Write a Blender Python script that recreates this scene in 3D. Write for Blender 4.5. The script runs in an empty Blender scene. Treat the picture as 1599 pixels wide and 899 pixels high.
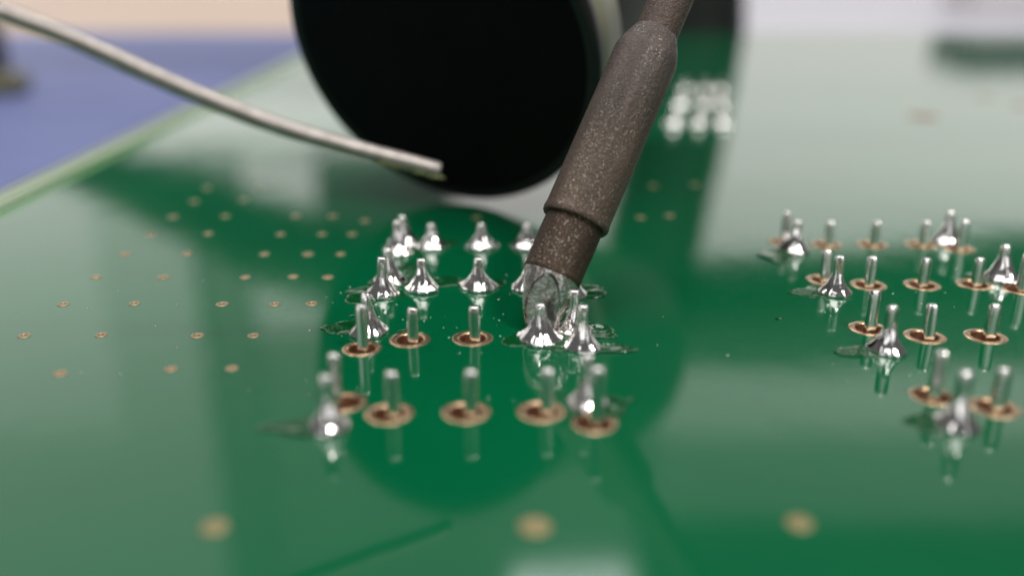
import bpy, bmesh, math, random
from mathutils import Vector, Matrix, noise
from mathutils.geometry import delaunay_2d_cdt
# ------------------------------------------------------------------ scene units: 1 unit = 1 centimetre
S = bpy.context.scene
COL = S.collection
R = math.radians
random.seed(7)
# ------------------------------------------------------------------ camera
F, H = 1437.0, 1.67                      # focal length in photo pixels, height of the lens over the board
TH = math.atan(515.5 / F)                # downward pitch
CT, ST = math.cos(TH), math.sin(TH)
cam = bpy.data.cameras.new('camera'); co = bpy.data.objects.new('camera', cam); COL.objects.link(co)
co.location = (0, 0, H); co.rotation_euler = (math.pi / 2 - TH, 0, 0)
cam.sensor_width = 36; cam.lens = 36 * F / 1599
cam.clip_start = .02; cam.clip_end = 2000
cam.dof.use_dof = True; cam.dof.focus_distance = 4.54; cam.dof.aperture_fstop = .19
S.camera = co
# ------------------------------------------------------------------ world and lamps
W = bpy.data.worlds.new('World'); S.world = W; W.use_nodes = True
W.node_tree.nodes['Background'].inputs[0].default_value = (.98, 1, 1, 1)
W.node_tree.nodes['Background'].inputs[1].default_value = .10
def lamp(name, loc, aim, sx, sy, radiance, color=(1, 1, 1)):
    l = bpy.data.lights.new(name, 'AREA'); l.shape = 'RECTANGLE'; l.size = sx; l.size_y = sy
    l.energy = radiance * sx * sy * math.pi; l.color = color
    o = bpy.data.objects.new(name, l); COL.objects.link(o); o.location = loc
    d = Vector(aim) - Vector(loc); o.rotation_euler = d.to_track_quat('-Z', 'Y').to_euler()
    return o
def upright_panel(name, x0, x1, z0, z1, y, rad, color=(1, 1, 1)):
    cx, cz = (x0 + x1) / 2, (z0 + z1) / 2
    return lamp(name, (cx, y, cz), (cx, y - 10 if y > 0 else y + 10, cz), x1 - x0, z1 - z0, rad, color)
WW = (1, .965, .93)  # panels added and sized to give the board its pale mirrored areas
upright_panel('reflection_panel', -120, -8, -1, 13, 110, .82, WW)
upright_panel('reflection_panel', -120, -8, 13.5, 20, 110, 1.2, WW)
upright_panel('reflection_panel', -120, -52, 21, 58, 110, 1.06, WW)
upright_panel('reflection_panel', -120, -52, 58, 130, 110, .80, WW)
upright_panel('reflection_panel', -52, -40, 21, 130, 110, .8, WW)
upright_panel('reflection_panel', -39, -33.5, 21, 130, 110, .28, WW)
upright_panel('reflection_panel', -33, -24, 21, 44, 110, .95, WW)
upright_panel('reflection_panel', -33, 17.5, 45, 130, 110, .34, WW)
upright_panel('reflection_panel', -7, 120, -1, 9, 110, .74, WW)
upright_panel('reflection_panel', -7, 120, 9, 14, 110, .86, WW)
upright_panel('reflection_panel', -7, 120, 14, 20, 110, 1.0, WW)
upright_panel('reflection_panel', -7, 120, 20, 40, 110, 1.15, WW)
upright_panel('reflection_panel', 18.5, 120, 49, 59, 110, 1.0, WW)
upright_panel('reflection_panel', 18.5, 120, 59.5, 72, 110, .42, WW)
lamp('overhead_light', (12, 130, 117), (12, 130, 0), 24, 60, 4.6, (.98, 1, 1))
lamp('overhead_light', (0, -8, 140), (0, -8, 0), 70, 90, 4.9, (1, .985, .965))
for lx, ly in ((-85, -40), (70, -55), (-75, 55), (85, 45)):
    lamp('overhead_light', (lx, ly, 140), (lx, ly, 0), 30, 80, 4.2, (1, .985, .965))  # side panels added overhead so the metal reflects with more contrast
upright_panel('rear_streak_panel', -125, -45, 4, 75, -120, 1.4)
upright_panel('rear_streak_panel', 38, 110, 10, 90, -120, 1.1)  # rear panels added for bright streaks in the pins and solder
lamp('bench_lamp', (24, -16, 46), (0, 4.5, 0), 7, 7, 60, (1, .97, .93))
S.view_settings.view_transform = 'Standard'; S.view_settings.look = 'None'
S.view_settings.exposure = 0; S.view_settings.gamma = 1
S.cycles.use_denoising = True
S.cycles.max_bounces = 10; S.cycles.transmission_bounces = 8; S.cycles.glossy_bounces = 6
S.cycles.sample_clamp_indirect = 6

# ------------------------------------------------------------------ helpers
def G(px, py):
    """where a photo pixel meets the board surface"""
    d = F * H / (CT * (py - 449.5 + 515.5))
    return Vector(((px - 799.5) * d / F, (d - H * ST) / CT, 0))
def P(px, py, d):
    """point at depth d along the view axis"""
    a, b = (px - 799.5) / F * d, (py - 449.5) / F * d
    return Vector((a, d * CT - b * ST, H - d * ST - b * CT))
def height(py_base, py_top):
    y = G(800, py_base).y; k = (py_top - 449.5) / F
    u = y * (k * CT + ST) / (CT - k * ST)
    return H - u
def empty(name, loc=(0, 0, 0), parent=None):
    o = bpy.data.objects.new(name, None); COL.objects.link(o); o.location = loc; o.empty_display_size = .1
    if parent: o.parent = parent
    return o
def tag(o, label=None, cat=None, group=None, kind=None):
    if label: o['label'] = label
    if cat: o['category'] = cat
    if group: o['group'] = group
    if kind: o['kind'] = kind
    return o
def link(name, me, parent=None, loc=None, rz=0):
    o = bpy.data.objects.new(name, me); COL.objects.link(o)
    if parent: o.parent = parent
    if loc is not None: o.location = loc
    o.rotation_euler.z = rz
    return o
def mesh(name, v, f, mats, smooth=True, mi=None):
    me = bpy.data.meshes.new(name); me.from_pydata([tuple(p) for p in v], [], f)
    for m in (mats if isinstance(mats, (list, tuple)) else [mats]): me.materials.append(m)
    me.polygons.foreach_set('use_smooth', [smooth] * len(me.polygons))
    if mi: me.polygons.foreach_set('material_index', mi)
    me.update(); return me
def bmm(name, bm, mats, smooth=True):
    bmesh.ops.recalc_face_normals(bm, faces=bm.faces)
    me = bpy.data.meshes.new(name); bm.to_mesh(me); bm.free()
    for m in (mats if isinstance(mats, (list, tuple)) else [mats]): me.materials.append(m)
    me.polygons.foreach_set('use_smooth', [smooth] * len(me.polygons)); me.update(); return me
def lathe(prof, n=48, cap0=False, cap1=False, fn=None):
    """prof: (r, z) list -> verts, faces; fn(r, z, a) -> r, z perturbs"""
    v, f = [], []
    for r, z in prof:
        for i in range(n):
            a = 2 * math.pi * i / n
            rr, zz = fn(r, z, a) if fn else (r, z)
            v.append((rr * math.cos(a), rr * math.sin(a), zz))
    for k in range(len(prof) - 1):
        for i in range(n):
            j = (i + 1) % n
            f.append((k * n + i, k * n + j, k * n + n + j, k * n + n + i))
    if cap0: f.append(tuple(reversed(range(n))))
    if cap1: f.append(tuple(range((len(prof) - 1) * n, len(prof) * n)))
    return v, f
def box(name, cx, cy, cz, sx, sy, sz, mat, bevel=.05, seg=3):
    bm = bmesh.new(); bmesh.ops.create_cube(bm, size=1)
    bmesh.ops.scale(bm, vec=(sx, sy, sz), verts=bm.verts)
    bmesh.ops.bevel(bm, geom=bm.edges[:], offset=bevel, segments=seg, affect='EDGES', profile=.5)
    bmesh.ops.translate(bm, vec=(cx, cy, cz), verts=bm.verts)
    return bmm(name, bm, mat)
def tube(pts, rad, n=20, cap=True, fn=None):
    v, f = [], []; up = Vector((0, 0, 1)); m = len(pts)
    for k in range(m):
        t = (pts[min(k + 1, m - 1)] - pts[max(k - 1, 0)]).normalized()
        a = t.cross(up).normalized(); b = a.cross(t)
        r = rad(k / (m - 1)) if callable(rad) else rad
        for i in range(n):
            w = 2 * math.pi * i / n; q = r * (fn(k / (m - 1), w) if fn else 1)
            v.append(pts[k] + a * math.cos(w) * q + b * math.sin(w) * q)
    for k in range(m - 1):
        for i in range(n):
            j = (i + 1) % n; f.append((k * n + i, k * n + j, k * n + n + j, k * n + n + i))
    if cap: f += [tuple(reversed(range(n))), tuple(range((m - 1) * n, m * n))]
    return v, f
def catmull(p, n):
    p = [p[0] * 2 - p[1]] + p + [p[-1] * 2 - p[-2]]; out = []
    for k in range(1, len(p) - 2):
        for i in range(n):
            t = i / n; a, b, c, d = p[k - 1:k + 3]
            out.append(.5 * (2 * b + (c - a) * t + (2 * a - 5 * b + 4 * c - d) * t * t + (3 * b - a - 3 * c + d) * t ** 3))
    out.append(p[-2]); return out

# ------------------------------------------------------------------ materials
class NT:
    def __init__(s, name):
        s.m = bpy.data.materials.new(name); s.m.use_nodes = True; s.t = s.m.node_tree
        s.b = s.t.nodes['Principled BSDF']
    def n(s, typ, **k):
        x = s.t.nodes.new(typ)
        for a, b in k.items():
            if a in x.inputs: x.inputs[a].default_value = b
            else: setattr(x, a, b)
        return x
    def l(s, a, ao, b, bi): s.t.links.new(a.outputs[ao], b.inputs[bi])
    def set(s, **k):
        for a, b in k.items(): s.b.inputs[a.replace('_', ' ')].default_value = b
    def noise(s, scale, detail=4, rough=.55, stretch=None):
        c = s.n('ShaderNodeTexCoord'); x = s.n('ShaderNodeTexNoise', Scale=scale, Detail=detail, Roughness=rough)
        if stretch:
            mp = s.n('ShaderNodeMapping'); mp.inputs['Scale'].default_value = stretch
            s.l(c, 'Object', mp, 0); s.l(mp, 0, x, 0)
        else: s.l(c, 'Object', x, 0)
        return x
    def ramp(s, src, stops, out='Fac', inter='LINEAR'):
        r = s.n('ShaderNodeValToRGB'); r.color_ramp.interpolation = inter
        e = r.color_ramp.elements
        while len(e) < len(stops): e.new(.5)
        for i, (p, c) in enumerate(stops):
            e[i].position = p; e[i].color = c if len(c) == 4 else (*c, 1)
        s.l(src, out, r, 0); return r
    def bump(s, src, strength, dist, out='Fac', prev=None):
        b = s.n('ShaderNodeBump', Strength=strength, Distance=dist); s.l(src, out, b, 'Height')
        if prev: s.l(prev, 0, b, 'Normal')
        s.l(b, 0, s.b, 'Normal'); return b
def g(v): return (v, v, v)
def simple(name, col, rough, metal=0, **k):
    m = NT(name); m.set(Base_Color=(*col, 1), Roughness=rough, Metallic=metal, **k)
    return m
# glossy green solder mask
mk = NT('green_solder_mask'); mk.set(Roughness=.075, IOR=1.5)
nz = mk.noise(.55, 3); cr = mk.ramp(nz, [(.3, (.0006, .100, .036)), (.7, (.001, .116, .042))]); mk.l(cr, 0, mk.b, 'Base Color')
sp = mk.noise(26, 2); rr = mk.ramp(sp, [(.35, g(.055)), (.75, g(.10))]); mk.l(rr, 0, mk.b, 'Roughness')
b1 = mk.bump(mk.noise(1.7, 2, .4, (1, .5, 1)), .06, .05); mk.bump(mk.noise(60, 3), .02, .004, prev=b1)
M_MASK = mk.m
ml = NT('pale_green_border'); ml.set(Base_Color=(.10, .30, .085, 1), Roughness=.16); ml.bump(ml.noise(8, 2), .05, .02); M_STRIP = ml.m
ml = NT('bare_laminate'); ml.set(Base_Color=(.42, .52, .36, 1), Roughness=.3); ml.bump(ml.noise(14, 3), .1, .02); M_LAM = ml.m
# copper rings: tan-pink
cu = NT('tan_copper'); cu.set(Roughness=.27, Metallic=.85)
x = cu.noise(34, 4); r_ = cu.ramp(x, [(.3, (.48, .31, .18)), (.7, (.70, .50, .32))]); cu.l(r_, 0, cu.b, 'Base Color'); cu.bump(cu.noise(70, 3), .15, .004); M_CU = cu.m
cu = NT('brown_hole_copper'); cu.set(Roughness=.42, Metallic=.6)
x = cu.noise(40, 4); r_ = cu.ramp(x, [(.3, (.28, .125, .068)), (.7, (.46, .235, .14))]); cu.l(r_, 0, cu.b, 'Base Color'); M_HOLE = cu.m
cu = NT('pale_gold_copper'); cu.set(Roughness=.35, Metallic=.5)
x = cu.noise(40, 4); r_ = cu.ramp(x, [(.3, (.29, .205, .115)), (.7, (.44, .325, .20))]); cu.l(r_, 0, cu.b, 'Base Color'); M_GOLD = cu.m
dt = NT('green_tan_copper'); dt.set(Roughness=.4, Metallic=.2); x = dt.noise(30, 3); r_ = dt.ramp(x, [(.3, (.24, .20, .09)), (.7, (.34, .27, .13))]); dt.l(r_, 0, dt.b, 'Base Color'); M_DOT = dt.m
# tin plate and solder
tn = NT('tin_plate'); tn.set(Metallic=1, Base_Color=(.80, .78, .75, 1), Roughness=.24)
x = tn.noise(40, 4, .6, (1, 1, .25)); r_ = tn.ramp(x, [(.3, g(.12)), (.7, g(.28))]); tn.l(r_, 0, tn.b, 'Roughness'); tn.bump(x, .12, .004); M_TIN = tn.m
sd = NT('bright_solder'); sd.set(Metallic=1, Base_Color=(.90, .87, .85, 1), Roughness=.1)
x = sd.noise(30, 3); r_ = sd.ramp(x, [(.35, g(.03)), (.7, g(.13))]); sd.l(r_, 0, sd.b, 'Roughness'); sd.bump(sd.noise(22, 3), .25, .012); M_SOLDER = sd.m
fx = NT('amber_flux'); fx.set(Base_Color=(.0025, .068, .017, 1), Roughness=.035, IOR=1.5); fx.bump(fx.noise(14, 3), .3, .025); M_FLUX = fx.m
# iron
def iron_mat(name, c0, c1, spk):
    m = NT(name); m.set(Metallic=.35, Roughness=.5)
    a = m.noise(7, 6, .65, (1, 1, .35)); r0 = m.ramp(a, [(.3, c0), (.72, c1)])
    tc = m.n('ShaderNodeTexCoord'); sx = m.n('ShaderNodeSeparateXYZ'); m.l(tc, 'Object', sx, 0)
    mr = m.n('ShaderNodeMapRange'); m.l(sx, 2, mr, 0); mr.inputs[1].default_value = .45; mr.inputs[2].default_value = 1.4
    tint = m.ramp(mr, [(0, (1.12, .98, .84)), (.5, (1.05, 1, .95)), (1, (.98, .98, 1.06))], out=0)
    r1 = m.n('ShaderNodeMix', data_type='RGBA', blend_type='MULTIPLY'); r1.inputs[0].default_value = 1
    st = m.noise(20, 4, .6, (1, 1, .06)); sr = m.ramp(st, [(.3, (.78, .77, .76)), (.7, (1.18, 1.17, 1.15))])
    m0 = m.n('ShaderNodeMix', data_type='RGBA', blend_type='MULTIPLY'); m0.inputs[0].default_value = 1; m.l(r0, 0, m0, 6); m.l(sr, 0, m0, 7)
    m.l(m0, 2, r1, 6); m.l(tint, 0, r1, 7)
    s1 = m.noise(105, 4, .75, (1, 1, .75)); s2 = m.noise(9, 3, .5, (1, 1, .22))
    r2 = m.ramp(s1, [(.575, g(0)), (.625, g(1))]); r3 = m.ramp(s2, [(.43, g(.03)), (.62, g(spk))])
    mu = m.n('ShaderNodeMath', operation='MULTIPLY'); m.l(r2, 0, mu, 0); m.l(r3, 0, mu, 1)
    mx = m.n('ShaderNodeMix', data_type='RGBA'); mx.inputs[7].default_value = (.66, .58, .48, 1)
    m.l(mu, 0, mx, 0); m.l(r1, 2, mx, 6); m.l(mx, 2, m.b, 'Base Color')
    rg = m.ramp(s1, [(.35, g(.62)), (.7, g(.3))]); m.l(rg, 0, m.b, 'Roughness')
    bb = m.bump(m.noise(48, 4, .7), .7, .014); bb = m.bump(s1, .5, .008, prev=bb); m.bump(m.noise(95, 3), .35, .005, prev=bb)
    return m.m
M_BARREL = iron_mat('oxidised_barrel', (.070, .055, .047), (.148, .116, .098), .75)
M_NECK = iron_mat('burnt_neck', (.040, .029, .023), (.095, .066, .049), .9)
M_SHAFT = iron_mat('brown_shaft', (.075, .052, .040), (.13, .092, .072), .25)
tp = NT('tinned_tip'); tp.set(Metallic=1, Base_Color=(.80, .77, .74, 1), Roughness=.2)
x = tp.noise(16, 5, .65); r_ = tp.ramp(x, [(.26, (.12, .09, .065)), (.38, (.60, .54, .50)), (.55, (.88, .84, .81))]); tp.l(r_, 0, tp.b, 'Base Color')
r2 = tp.ramp(x, [(.3, g(.45)), (.55, g(.10))]); tp.l(r2, 0, tp.b, 'Roughness'); tp.bump(tp.noise(24, 4), .8, .018); M_TIP = tp.m
tp = NT('wet_tip_face'); tp.set(Metallic=1, Base_Color=(.52, .52, .49, 1), Roughness=.13); x = tp.noise(18, 5, .7); r_ = tp.ramp(x, [(.32, (.10, .095, .08)), (.46, (.30, .31, .28)), (.72, (.46, .46, .43))]); tp.l(r_, 0, tp.b, 'Base Color'); tp.bump(tp.noise(26, 4), .35, .012); M_FACE = tp.m
M_HANDLE = simple('black_handle', (.012, .012, .013), .5).m
# wire
wr = NT('dull_solder_wire'); wr.set(Metallic=1, Roughness=.46)
x = wr.noise(24, 5, .65); r_ = wr.ramp(x, [(.3, (.32, .288, .268)), (.7, (.50, .455, .425))]); wr.l(r_, 0, wr.b, 'Base Color'); wr.bump(wr.noise(80, 3), .25, .006); M_WIRE = wr.m
M_REFLECT = simple('board_reflection_tint', (.34, .38, .15), .12, Transmission_Weight=.5).m  # yellow-green of the board's reflection put into the colour
# nozzle and surroundings
nb = NT('black_rubber'); nb.set(Roughness=.6, Specular_IOR_Level=.12); x = nb.noise(3, 3); r_ = nb.ramp(x, [(.3, g(.0022)), (.7, g(.004))]); nb.l(r_, 0, nb.b, 'Base Color'); nb.bump(nb.noise(20, 3), .1, .02); M_BLACK = nb.m
M_RIM = simple('charcoal_rim', (.010, .010, .011), .38).m
M_BEIGE = simple('olive_beige_band', (.30, .29, .21), .35).m
pm = NT('black_plastic'); pm.set(Roughness=.5); x = pm.noise(2, 3); r_ = pm.ramp(x, [(.3, g(.008)), (.7, g(.014))]); pm.l(r_, 0, pm.b, 'Base Color'); M_PLASTIC = pm.m
bl = NT('blue_mat'); bl.set(Roughness=.6); x = bl.noise(.35, 4); r_ = bl.ramp(x, [(.3, (.13, .16, .36)), (.7, (.17, .20, .42))]); bl.l(r_, 0, bl.b, 'Base Color'); bl.bump(bl.noise(18, 3), .1, .03); M_BLUE = bl.m
tb = NT('cream_table'); tb.set(Roughness=.5); x = tb.noise(.12, 4); r_ = tb.ramp(x, [(.3, (.66, .49, .38)), (.7, (.74, .56, .45))]); tb.l(r_, 0, tb.b, 'Base Color'); tb.bump(tb.noise(6, 3), .05, .03); M_TABLE = tb.m
M_PAPER = simple('white_paper', (.62, .605, .67), .6).m
M_OLIVE = simple('olive_plastic', (.16, .15, .08), .4).m

# ------------------------------------------------------------------ data read off the photograph
# (x, y of the pin's foot, y of its top, soldered, foot x, y of its pad centre)
LEFT = [(615, 649, 578, 0, 608, 645), (735, 647, 576, 0, 728, 643), (853, 645, 574, 0, 845, 642), (930, 663, 574, 0, 928, 660),
        (917, 632, 553, 1, 917, 630), (525, 631, 551, 0, 538, 628), (514, 667, 584, 1, 514, 667),
        (645, 533, 479, 0, 640, 530), (742, 531, 477, 0, 738, 528), (842, 530, 472, 1, 842, 530), (567, 546, 475, 0, 565, 544),
        (576, 519, 458, 1, 576, 519), (910, 543, 474, 1, 910, 543), (897, 517, 453, 1, 893, 517),
        (598, 460, 402, 1, 598, 460), (608, 441, 385, 1, 608, 441), (660, 451, 403, 1, 660, 451), (747, 449, 403, 1, 747, 449),
        (826, 449, 403, 1, 826, 449), (892, 462, 402, 1, 892, 462),
        (621, 395, 345, 1, 621, 395), (630, 380, 335, 1, 630, 380), (675, 385, 347, 1, 675, 385), (752, 385, 347, 1, 752, 385),
        (823, 385, 347, 1, 823, 385), (882, 394, 346, 1, 882, 394)]
RIGHT = [(1225, 379, 331, 0, 1224, 378), (1240, 391, 343, 1, 1240, 391), (1294, 384, 346, 0, 1290, 382), (1364, 384, 344, 0, 1362, 382),
         (1440, 384, 346, 0, 1438, 382), (1478, 378, 329, 1, 1478, 378), (1499, 390, 344, 0, 1497, 388),
         (1287, 439, 390, 0, 1287, 437), (1304, 458, 400, 1, 1304, 458), (1356, 447, 401, 0, 1356, 445), (1440, 447, 402, 0, 1440, 445),
         (1524, 446, 402, 0, 1522, 444), (1563, 436, 383, 1, 1563, 436), (1595, 454, 396, 0, 1592, 452),
         (1358, 515, 453, 0, 1357, 513), (1384, 547, 476, 1, 1384, 547), (1449, 528, 476, 0, 1444, 525), (1544, 527, 474, 0, 1539, 525),
         (1642, 526, 474, 0, 1637, 525),
         (1457, 622, 549, 0, 1456, 618), (1493, 665, 579, 1, 1493, 665), (1556, 640, 576, 0, 1553, 636)]
FAR = [(1052, 196, 172, 1, 1052, 196), (1092, 196, 172, 1, 1092, 196), (1128, 196, 172, 1, 1128, 196),
       (1062, 168, 148, 1, 1062, 168), (1098, 168, 148, 1, 1098, 168), (1126, 168, 148, 1, 1126, 168),
       (1070, 145, 127, 1, 1070, 145), (1100, 145, 127, 1, 1100, 145), (1125, 145, 127, 1, 1125, 145)]
VIAS = [(99, 475), (210, 474), (347, 475), (429, 475), (487, 474), (38, 524), (158, 523), (308, 524), (396, 524), (94, 583), (267, 576), (362, 575),
        (150, 433), (255, 433), (383, 433), (458, 432), (512, 433), (195, 397), (292, 396), (413, 397), (481, 397), (532, 397),
        (235, 366), (325, 365), (438, 366), (503, 366), (550, 366), (270, 339), (352, 338), (462, 338), (520, 338), (570, 345),
        (303, 315), (380, 313), (323, 294), (405, 293), (1045, 337), (1020, 291), (1085, 289), (744, 340), (1000, 340),
        (1305, 133)]
PLUGGED = [(335, 823, .043), (835, 822, .052), (1248, 817, .043), (1441, 182, .17), (1538, 152, .10), (1592, 165, .10)]

# ------------------------------------------------------------------ the bench
tag(link('table_top', box('table_top', 0, 60, -2.2, 260, 200, 2, M_TABLE, .3)), kind='structure')
# thin blue mat: rounded corners, slightly curled lip
def slab(name, x0, x1, y0, y1, z0, z1, r, mat):
    bm = bmesh.new(); bmesh.ops.create_cube(bm, size=1)
    bmesh.ops.scale(bm, vec=(x1 - x0, y1 - y0, z1 - z0), verts=bm.verts)
    ed = [e for e in bm.edges if abs(e.verts[0].co.z - e.verts[1].co.z) > 1e-6]
    bmesh.ops.bevel(bm, geom=ed, offset=r, segments=6, affect='EDGES', profile=.5)
    hz = [e for e in bm.edges if abs(e.verts[0].co.z - e.verts[1].co.z) < 1e-6 and len(e.link_faces) == 2 and abs(e.calc_face_angle(0)) > .5]
    bmesh.ops.bevel(bm, geom=hz, offset=min(.06, (z1 - z0) * .3), segments=2, affect='EDGES', profile=.5)
    bmesh.ops.translate(bm, vec=((x0 + x1) / 2, (y0 + y1) / 2, (z0 + z1) / 2), verts=bm.verts)
    me = bmm(name, bm, mat, smooth=False); return me
tag(link('blue_mat', slab('blue_mat', -30, 24, -10, 36, -1.196, -1.0, 1.5, M_BLUE)),
    'flat blue work mat on the cream table under the green circuit board', 'mat')
tag(link('paper_sheet', slab('paper_sheet', 5.5, 60, 24.5, 90, -.985, -.90, .4, M_PAPER)),
    'blurred white sheet lying flat beyond the far edge of the circuit board', 'paper')

# ------------------------------------------------------------------ the circuit board
board = tag(empty('circuit_board', (0, 0, 0)), 'glossy green printed circuit board with copper ringed holes, lying under the iron', 'circuit board')
X0, X1, Y0, Y1, TZ = -3.50, 20.0, -4.0, 22.4, -.16
holes = []                                               # centre, radius
def pad_r(py, soldered): return .092
for grp in (LEFT, RIGHT, FAR):
    for (x, y, t, s, qx, qy) in grp:
        holes.append((G(qx, qy), .066 if not s else .05))
for x, y in VIAS: holes.append((G(x, y), .0145))
def board_mesh():
    vs = []; ed = []
    def loop(pts):
        n0 = len(vs); vs.extend(pts); n = len(pts)
        ed.extend((n0 + i, n0 + (i + 1) % n) for i in range(n))
    loop([Vector((X0, Y0)), Vector((X1, Y0)), Vector((X1, Y1)), Vector((X0, Y1))])
    for c, r in holes:
        n = 20 if r > .03 else 10
        loop([Vector((c.x + r * math.cos(2 * math.pi * i / n), c.y + r * math.sin(2 * math.pi * i / n))) for i in range(n)])
    v, e, f, *_ = delaunay_2d_cdt(vs, ed, [], 1, 1e-6)
    keep = []
    for t in f:
        c = (v[t[0]] + v[t[1]] + v[t[2]]) / 3
        if any((c.x - h.x) ** 2 + (c.y - h.y) ** 2 < r * r * .96 for h, r in holes): continue
        keep.append(t)
    V = [(p.x, p.y, 0) for p in v] + [(p.x, p.y, TZ) for p in v]; n = len(v)
    Fc = [tuple(t) for t in keep] + [tuple(n + i for i in reversed(t)) for t in keep]
    cnt = {}
    for t in keep:
        for i in range(3):
            a, b = t[i], t[(i + 1) % 3]; cnt.setdefault((min(a, b), max(a, b)), []).append((a, b))
    for k, l in cnt.items():
        if len(l) == 1:
            a, b = l[0]; Fc.append((b, a, a + n, b + n))
    return mesh('solder_mask', V, Fc, M_MASK, smooth=False)
link('solder_mask', board_mesh(), board)
link('border_strip', slab('border_strip', -3.70, X0, Y0, Y1, TZ, -.002, .01, M_STRIP), board)
link('bare_edge', slab('bare_edge', -3.92, -3.70, Y0, Y1, TZ, .003, .01, M_LAM), board)
# ringed pads with plated holes
def ring(r0, r1, z, n=36):
    v, f = lathe([(r1 + .006, .0006), (r1, z * .75), (r1 - .008, z), (r0 + .010, z), (r0, z * .4), (r0 - .003, -.004)], n); return v, f
ring_me = [mesh('pad', *ring(.0655, r, .0048), M_CU) for r in (.090, .083)]
hole_me = mesh('plated_hole', *lathe([(.0625, -.003), (.060, -.02), (.060, TZ), (.0, TZ - .004)], 28), M_HOLE)
def pad(qx, qy, end):
    o = link('pad', ring_me[1 if end else 0], board, G(qx, qy)); link('plated_hole', hole_me, o)
via_me = mesh('via', *lathe([(.0315, .0006), (.029, .0035), (.021, .0045), (.014, .003), (.0125, -.01), (.0125, TZ)], 20), M_GOLD)
for x, y in VIAS:
    o = link('via', via_me, board, G(x, y)); k = random.uniform(.92, 1.12); o.scale = (k, k, 1)
for x, y, r in PLUGGED:
    v, f = lathe([(r, .0006), (r * .95, .006), (r * .5, .007), (r * .3, .003), (r * .14, .006), (0, .007)], 28)
    link('copper_dot', mesh('copper_dot', v, f, M_DOT if r < .1 else M_HOLE), board, G(x, y))

# ------------------------------------------------------------------ connectors with pins
def pin_mesh(h, w=.0255, d=.021):
    """square drawn pin with softened edges and a rounded, coined end"""
    prof = [(1, -.15), (1, 0), (1, h * .55), (1.0, h - .05), (.97, h - .026), (.90, h - .011), (.72, h - .003), (.35, h)]
    sec = []
    for cx, cy, a0 in ((1, 1, 0), (-1, 1, 90), (-1, -1, 180), (1, -1, 270)):
        for k in range(4):
            a = R(a0 + k * 30); sec.append((cx * (w - .010) + .010 * math.cos(a), cy * (d - .010) + .010 * math.sin(a)))
    v, f = [], []; n = len(sec)
    for s, z in prof: v += [(x * s, y * s, z) for x, y in sec]
    for k in range(len(prof) - 1):
        for i in range(n):
            j = (i + 1) % n; f.append((k * n + i, k * n + j, k * n + n + j, k * n + n + i))
    f.append(tuple(range((len(prof) - 1) * n, len(prof) * n)))
    return mesh('pin', v, f, M_TIN)
def joint_mesh(h, seed, rb=.094, tip=True):
    """concave cone of solder drawn up the pin, with flow ridges and an uneven foot"""
    rn = random.Random(seed); ph = [rn.uniform(0, 6.28) for _ in range(6)]; am = [rn.uniform(.4, 1) for _ in range(6)]
    hc = h * (rn.uniform(.82, .93) if h > .205 else rn.uniform(.86, .95)); rp = .0185 if h > .205 else .020; n = 40; prof = [(rb * 1.0, .0006), (rb * 1.045, .007), (rb * 1.03, .013), (rb * .985, .018)]
    m = 16
    for k in range(1, m + 1):
        t = k / m; prof.append((rp + (rb * .93 - rp) * (1 - t) ** (2.7 if h > .205 else 2.2), .020 + (hc - .020) * t))
    prof += [(rp * .8, hc + .004)]
    def fn(r, z, a):
        t = min(1, z / hc); w = max(0, (r - rp)) / (rb - rp)
        sq = (abs(math.cos(a)) ** 5 + abs(math.sin(a)) ** 5) ** -.2
        r *= 1 + (sq - 1) * max(0, min(1, (t - .25) * 2.5))
        q = .10 * am[0] * math.sin(2 * a + ph[0]) + .075 * am[1] * math.sin(3 * a + ph[1]) + .045 * am[2] * math.sin(7 * a + ph[2] + 3 * t)
        q += .04 * am[3] * math.sin(11 * a + ph[3] - 2 * t)
        return r * (1 + q * (w ** .5 if t > .04 else 1)) , z * (1 + .05 * math.sin(3 * a + ph[4]) * (1 - t))
    return mesh('solder_joint', *lathe(prof, n, cap1=True, fn=fn), M_SOLDER)
pin_cache, joints = {}, []
def connector(label, data, hx0, hx1, hy0, hy1):
    root = tag(empty('pin_connector', ((hx0 + hx1) / 2, (hy0 + hy1) / 2, TZ - .01)), label, 'connector', 'pin connectors soldered through the board')
    o = root.location
    link('housing', box('housing', 0, 0, -.43, hx1 - hx0, hy1 - hy0, .84, M_PLASTIC, .04), root)
    for i, (x, y, t, s, qx, qy) in enumerate(data):
        p = G(x, y); h = height(y, t); key = (round(h, 2))
        if key not in pin_cache: pin_cache[key] = pin_mesh(key)
        pn = link('pin', pin_cache[key], root, p - o, R(random.uniform(-9, 9)))
        pn.rotation_euler.x = R(random.uniform(-1.6, 1.6)); pn.rotation_euler.y = R(random.uniform(-1.6, 1.6))
        if s:
            j = link('solder_joint', joint_mesh(key, i * 7 + len(data), (.10 if data is FAR else .098 if x == 842 else .080 if key > .205 else .092)), pn)
            if data is FAR: j.data.materials[0] = M_TIN
            j.rotation_euler.z = random.uniform(0, 6.28); joints.append(p)
        else:
            pad(qx, qy, key > .205)
    return root
a, b = G(520, 660), G(930, 378)
connector('connector pins around the iron tip, some in shiny solder cones', LEFT, -1.25, 1.0, 2.6, 7.0)
connector('grid of mostly bare connector pins at the right of the black tube and iron', RIGHT, 1.5, 4.4, 2.8, 7.0)
connector('far cluster of soldered pins blurred into bright discs beside the iron barrel', FAR, 1.4, 3.6, 9.0, 14.5)

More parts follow.
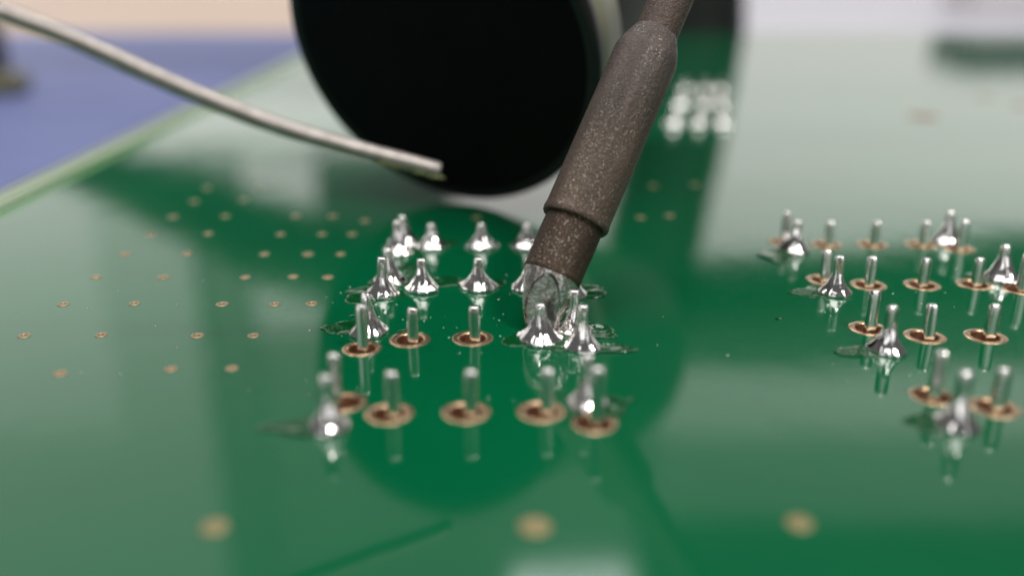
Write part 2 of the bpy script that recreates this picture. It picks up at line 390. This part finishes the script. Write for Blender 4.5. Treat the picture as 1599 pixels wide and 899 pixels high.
# ------------------------------------------------------------------ flux left on the board
def flux(px, py, rx, ry, rot, seed, hgt=.0085):
    rn = random.Random(seed); ph = [rn.uniform(0, 6.28) for _ in range(5)]; n = 36
    def fn(r, z, a):
        q = 1 + .16 * math.sin(2 * a + ph[0]) + .12 * math.sin(3 * a + ph[1]) + .07 * math.sin(5 * a + ph[2]) + .04 * math.sin(8 * a + ph[3])
        return r * q, z * (1 + .45 * math.sin(2 * a + ph[4]))
    prof = [(1.0, .0008), (.985, hgt * .40), (.94, hgt * .80), (.87, hgt), (.76, hgt * .92), (.5, hgt * .7), (.02, hgt * .7)]
    v, f = lathe(prof, n, cap0=True, cap1=True, fn=fn)
    v = [(x * rx * .9, y * ry * .9, max(z, .0008)) for x, y, z in v]
    link('flux_puddle', mesh('flux_puddle', v, f, M_FLUX), board, G(px, py), R(rot))
for i, a in enumerate([(550, 514, .15, .10, 0), (590, 456, .16, .10, 0), (618, 440, .13, .10, 10), (682, 441, .15, .10, 0), (756, 446, .12, .09, 0),
                       (840, 532, .17, .11, 0), (915, 516, .17, .10, 0), (930, 543, .19, .07, -8), (912, 455, .15, .10, 0),
                       (1285, 456, .19, .10, 0), (1362, 549, .15, .09, 0), (1217, 398, .16, .14, 25), (1462, 660, .14, .09, 0),
                       (935, 634, .15, .09, 0), (480, 668, .17, .08, 5), (1550, 434, .17, .10, 0), (632, 388, .15, .12, 0), (684, 382, .12, .10, 0), (640, 418, .10, .10, 30), (562, 468, .10, .08, -20), (880, 536, .12, .09, 0)]):
    flux(*a[:5], seed=i + 11)
# tiny spatter round the joints
bm = bmesh.new()
for i in range(112):
    if i < 72: c = G(random.gauss(790, 130), random.gauss(500, 48))
    else: c = G(random.gauss(1370, 90), random.gauss(480, 50))
    r = random.uniform(.002, .005)
    if i > 90: c = G(random.uniform(20, 560), random.uniform(430, 620)); r *= .8
    mt = Matrix.Translation((c.x, c.y, .0006)) @ Matrix.Diagonal((r * random.uniform(.8, 1.9), r, r * .8, 1))
    bmesh.ops.create_icosphere(bm, subdivisions=1, radius=1, matrix=mt)
tag(link('flux_spatter', bmm('flux_spatter', bm, M_TIN), board), kind='stuff')
for px, py, rx, ry, rot in ((968, 632, .03, .022, 0), (985, 625, .022, .012, 20), (865, 468, .02, .012, 0), (1216, 498, .018, .012, 0), (628, 517, .03, .012, 20), (552, 494, .025, .01, 0), (640, 430, .02, .01, 0)):
    flux(px, py, rx, ry, rot, seed=int(px), hgt=.006)

# ------------------------------------------------------------------ soldering iron
K = .00306                                              # cm per photo pixel at the tip
T0, T1 = P(833, 497, 4.36), P(1047, 0, 4.63)
ax = (T1 - T0).normalized()
view = (Vector((0, CT, -ST)))
cf = -view; cf = (cf - ax * cf.dot(ax)).normalized()     # towards the lens
rt = cf.cross(ax).normalized()
BAS = Matrix((( *rt, 0), (*cf, 0), (*ax, 0), (0, 0, 0, 1))).transposed()
BAS.translation = T0
iron = tag(empty('soldering_iron', T0), 'brown oxidised soldering iron tip leaning over and touching a pin joint', 'soldering iron')
iron.matrix_world = BAS
def part(name, prof, mat, n=72, fn=None, parent=iron, cap0=False, cap1=False):
    return link(name, mesh(name, *lathe([(r * K, s * K) for r, s in prof], n, cap0, cap1, fn), mat), parent)
def rough(amp, sc):
    def fn(r, z, a):
        q = noise.noise(Vector((math.cos(a) * 3, math.sin(a) * 3, z * sc)))
        return r + amp * K * q, z + amp * K * .8 * noise.noise(Vector((math.cos(a) * 2 + 9, math.sin(a) * 2, z * 3)))
    return fn
part('shaft', [(36, 505), (36, 620), (36, 800), (36, 1500)], M_SHAFT)
part('barrel', [(46, 168), (53, 165), (55, 168), (55.5, 174), (54.3, 180), (54, 186), (54, 260), (54, 340), (54, 420), (54, 462), (52.5, 470), (47, 486), (41, 500), (37.5, 508), (35, 512)], M_BARREL, fn=rough(.8, 3))
part('neck', [(40, 70), (46.5, 72), (47, 78), (47, 100), (47.3, 130), (47, 172)], M_NECK, fn=rough(.9, 6))
part('handle', [(36, 1490), (90, 1495), (130, 1540), (150, 1700), (150, 3600), (120, 3700), (0, 3710)], M_HANDLE)
# tinned bevelled tip: tapering body cut by a sloping face
def tip_mesh():
    bm = bmesh.new()
    prof = [(45.5, 76, 0), (45.8, 70, -1), (44.5, 62, -3), (42, 48, -4), (38, 34, -5), (33.5, 20, -6.5), (29, 6, -9.5), (24, -8, -12.5), (19.5, -20, -15.5), (15, -31, -18), (11, -38, -20)]
    n = 64; rows = []
    for k, (r, s, off) in enumerate(prof):
        row = []
        for i in range(n):
            a = 2 * math.pi * i / n
            rr = r + 2.2 * noise.noise(Vector((math.cos(a) * 2.2, math.sin(a) * 2.2, s * .05))) * (1 if s < 72 else .2)
            row.append(bm.verts.new(((rr * math.cos(a) + off) * K, rr * math.sin(a) * K, (s + (2.5 * noise.noise(Vector((math.cos(a) * 3, math.sin(a) * 3, 7))) if s == 76 else 0)) * K)))
        rows.append(row)
    for k in range(len(rows) - 1):
        for i in range(n):
            bm.faces.new((rows[k][i], rows[k][(i + 1) % n], rows[k + 1][(i + 1) % n], rows[k + 1][i]))
    bm.faces.new(rows[-1])
    for vv in bm.verts: pass
    nrm = Vector((14, 95, -52)).normalized()
    res = bmesh.ops.bisect_plane(bm, geom=bm.verts[:] + bm.edges[:] + bm.faces[:], plane_co=(0, 45 * K, 66 * K), plane_no=nrm, clear_outer=True)
    ed = [e for e in res['geom_cut'] if isinstance(e, bmesh.types.BMEdge)]
    fill = bmesh.ops.contextual_create(bm, geom=ed)
    for f in fill['faces']: f.material_index = 1
    ins = bmesh.ops.inset_individual(bm, faces=fill['faces'], thickness=4 * K, depth=-1.5 * K)
    for f in fill['faces']: f.material_index = 1
    me = bmm('tip', bm, [M_TIP, M_FACE])
    for p in me.polygons:
        if p.material_index == 1: p.use_smooth = False
    return me
link('tip', tip_mesh(), iron)

# ------------------------------------------------------------------ solder wire
wp = [P(-330, -120, 3.1), P(-160, -44, 3.22), P(0, 18, 3.34), P(110, 59, 3.42), P(220, 109, 3.49), P(330, 157, 3.55), P(440, 199, 3.61), P(560, 234, 3.68), P(684, 266, 3.77)]
wpts = catmull(wp, 14)
wire = tag(empty('solder_wire', wp[-1]), 'dull silver solder wire hanging in the air, its end before the black tube', 'solder wire')
v, f = tube(wpts, lambda t: .0355 - .003 * max(0, t - .5), 28, fn=lambda t, w: 1 + .012 * math.sin(40 * t + w) + .01 * math.sin(3 * w + 90 * t))
v = [p - wp[-1] for p in v]; n = 28; e0 = len(v) - n
c = sum((v[e0 + i] for i in range(n)), Vector()) / n; tdir = (wpts[-1] - wpts[-2]).normalized()
f.pop()                                                  # softened cut end with a flux core
for q, dz in ((.93, .006), (.35, .008), (.30, .002)):
    v += [c + (v[e0 + i] - c) * q + tdir * dz for i in range(n)]
for k in range(3):
    s0 = e0 + k * n
    for i in range(n): f.append((s0 + i, s0 + (i + 1) % n, s0 + n + (i + 1) % n, s0 + n + i))
f.append(tuple(range(e0 + 3 * n, e0 + 4 * n)))
link('wire', mesh('wire', v, f, M_WIRE), wire)
bm = bmesh.new()
for k in range(26):
    t = random.uniform(.0, 1) ** 1.2; q = wpts[-1 - int(t * 12)] - wp[-1]
    r = random.uniform(.006, .013)
    bmesh.ops.create_icosphere(bm, subdivisions=2, radius=1, matrix=Matrix.Translation(q + Vector((random.uniform(-.004, .02), random.uniform(-.024, -.006), -.027))) @ Matrix.Diagonal((r * 1.8, r, r * .6, 1)))
tag(link('reflection_blobs', bmm('reflection_blobs', bm, M_REFLECT), wire), kind='stuff')  # blobs added for the green board reflected along the wire's underside

# ------------------------------------------------------------------ black tube resting its rim on the board
az, el, RT = R(-26.2), R(-19.7), 1.136
nrm = Vector((math.sin(az) * math.cos(el), -math.cos(az) * math.cos(el), math.sin(el)))
cen = Vector((-.499, 6.164, RT * math.cos(el) + .017))
q = (-nrm).to_track_quat('Z', 'Y')
tb_ = tag(empty('black_tube', cen), 'wide black tube tilted up, its round end resting on the board behind the pins', 'tube')
tb_.rotation_euler = q.to_euler()
link('end_face', mesh('end_face', *lathe([(0, .012), (RT * .5, .010), (RT * .90, .006), (RT * .93, .004)], 96), M_BLACK), tb_)
link('rim', mesh('rim', *lathe([(RT * .925, .006), (RT * .945, .0), (RT * .975, 0), (RT * .992, .008), (RT, .03), (RT, .10), (RT * .99, .11)], 96), M_RIM), tb_)
link('band', mesh('band', *lathe([(RT * .98, .10), (RT * .985, .11), (RT * .985, .46), (RT * .975, .47)], 96), M_BEIGE), tb_)
link('body', mesh('body', *lathe([(RT * .90, .45), (RT * .93, .47), (RT * .93, .49), (RT * .93, 3.0), (RT * .90, 3.1), (0, 3.15)], 96), M_PLASTIC), tb_)

# ------------------------------------------------------------------ things beyond the board
post = tag(empty('equipment_stand', (4.2, 23.6, -1.0)), 'dark blurred stand post rising behind the far edge of the board', 'stand')
link('foot', box('foot', .3, .6, .12, 3.4, 2.2, .24, M_PLASTIC, .08), post)
pp = [Vector((.35, 0, .2)), Vector((.2, 0, 2)), Vector((-.1, 0, 4.5)), Vector((-.55, 0, 7.0)), Vector((-.75, 0, 8.1))]
link('column', mesh('column', *tube(catmull(pp, 8), 1.25, 28), M_PLASTIC), post)
arm = [Vector((-2.2, .3, 8.3)), Vector((3, .1, 8.2)), Vector((9.6, 0, 7.5)), Vector((17, 0, 6.5))]
link('arm', mesh('arm', *tube(catmull(arm, 8), 1.25, 24), M_PLASTIC), post)
occluder = tag(empty('dark_occluder', (-24, 25, -1.0)), 'unseen dark tapered hose sloping up from the bench beside the board', 'occluder')  # unseen form shaped for the dark stripe mirrored at the left
hp = [Vector((-24, 25, -.6)), Vector((-17.5, 25, 1.6)), Vector((-11.8, 25, 3.7)), Vector((-8.9, 25, 4.95)), Vector((-6.0, 25, 6.2)), Vector((-1, 25, 7.6)), Vector((3, 25, 9))]
link('occluder', mesh('occluder', *tube([p - Vector((-24, 25, -1.0)) for p in catmull(hp, 10)], lambda t: .45 + .80 * min(1, max(0, t - .12) * 1.9), 24, fn=lambda t, w: 1 + .03 * math.sin(t * 420)), M_PLASTIC), occluder)
blk = tag(empty('black_clip', (-11.3, 19.5, -1.0)), 'dark blurred clip on the blue mat, mostly cut off by the frame corner', 'clip')
link('jaw', box('jaw', -.4, .5, .9, 1.5, 1.5, 1.8, M_PLASTIC, .3), blk)
link('foot_pad', box('foot_pad', .55, -.1, .22, 1.2, .9, .42, M_OLIVE, .12), blk)
tray = tag(empty('storage_tray', (29, 46.5, -.9)), 'white plastic tray with an added unseen dark lid, blurred at the top right corner', 'tray')
link('tray_body', box('tray_body', 0, 0, 1.5, 15, 4, 3.0, simple('white_plastic', (.78, .76, .77), .4).m, .2), tray)
link('block', box('block', 0, 0, 3.75, 15.3, 4.2, 1.48, M_PLASTIC, .2), tray)  # unseen, added for the dark rectangle mirrored in the board
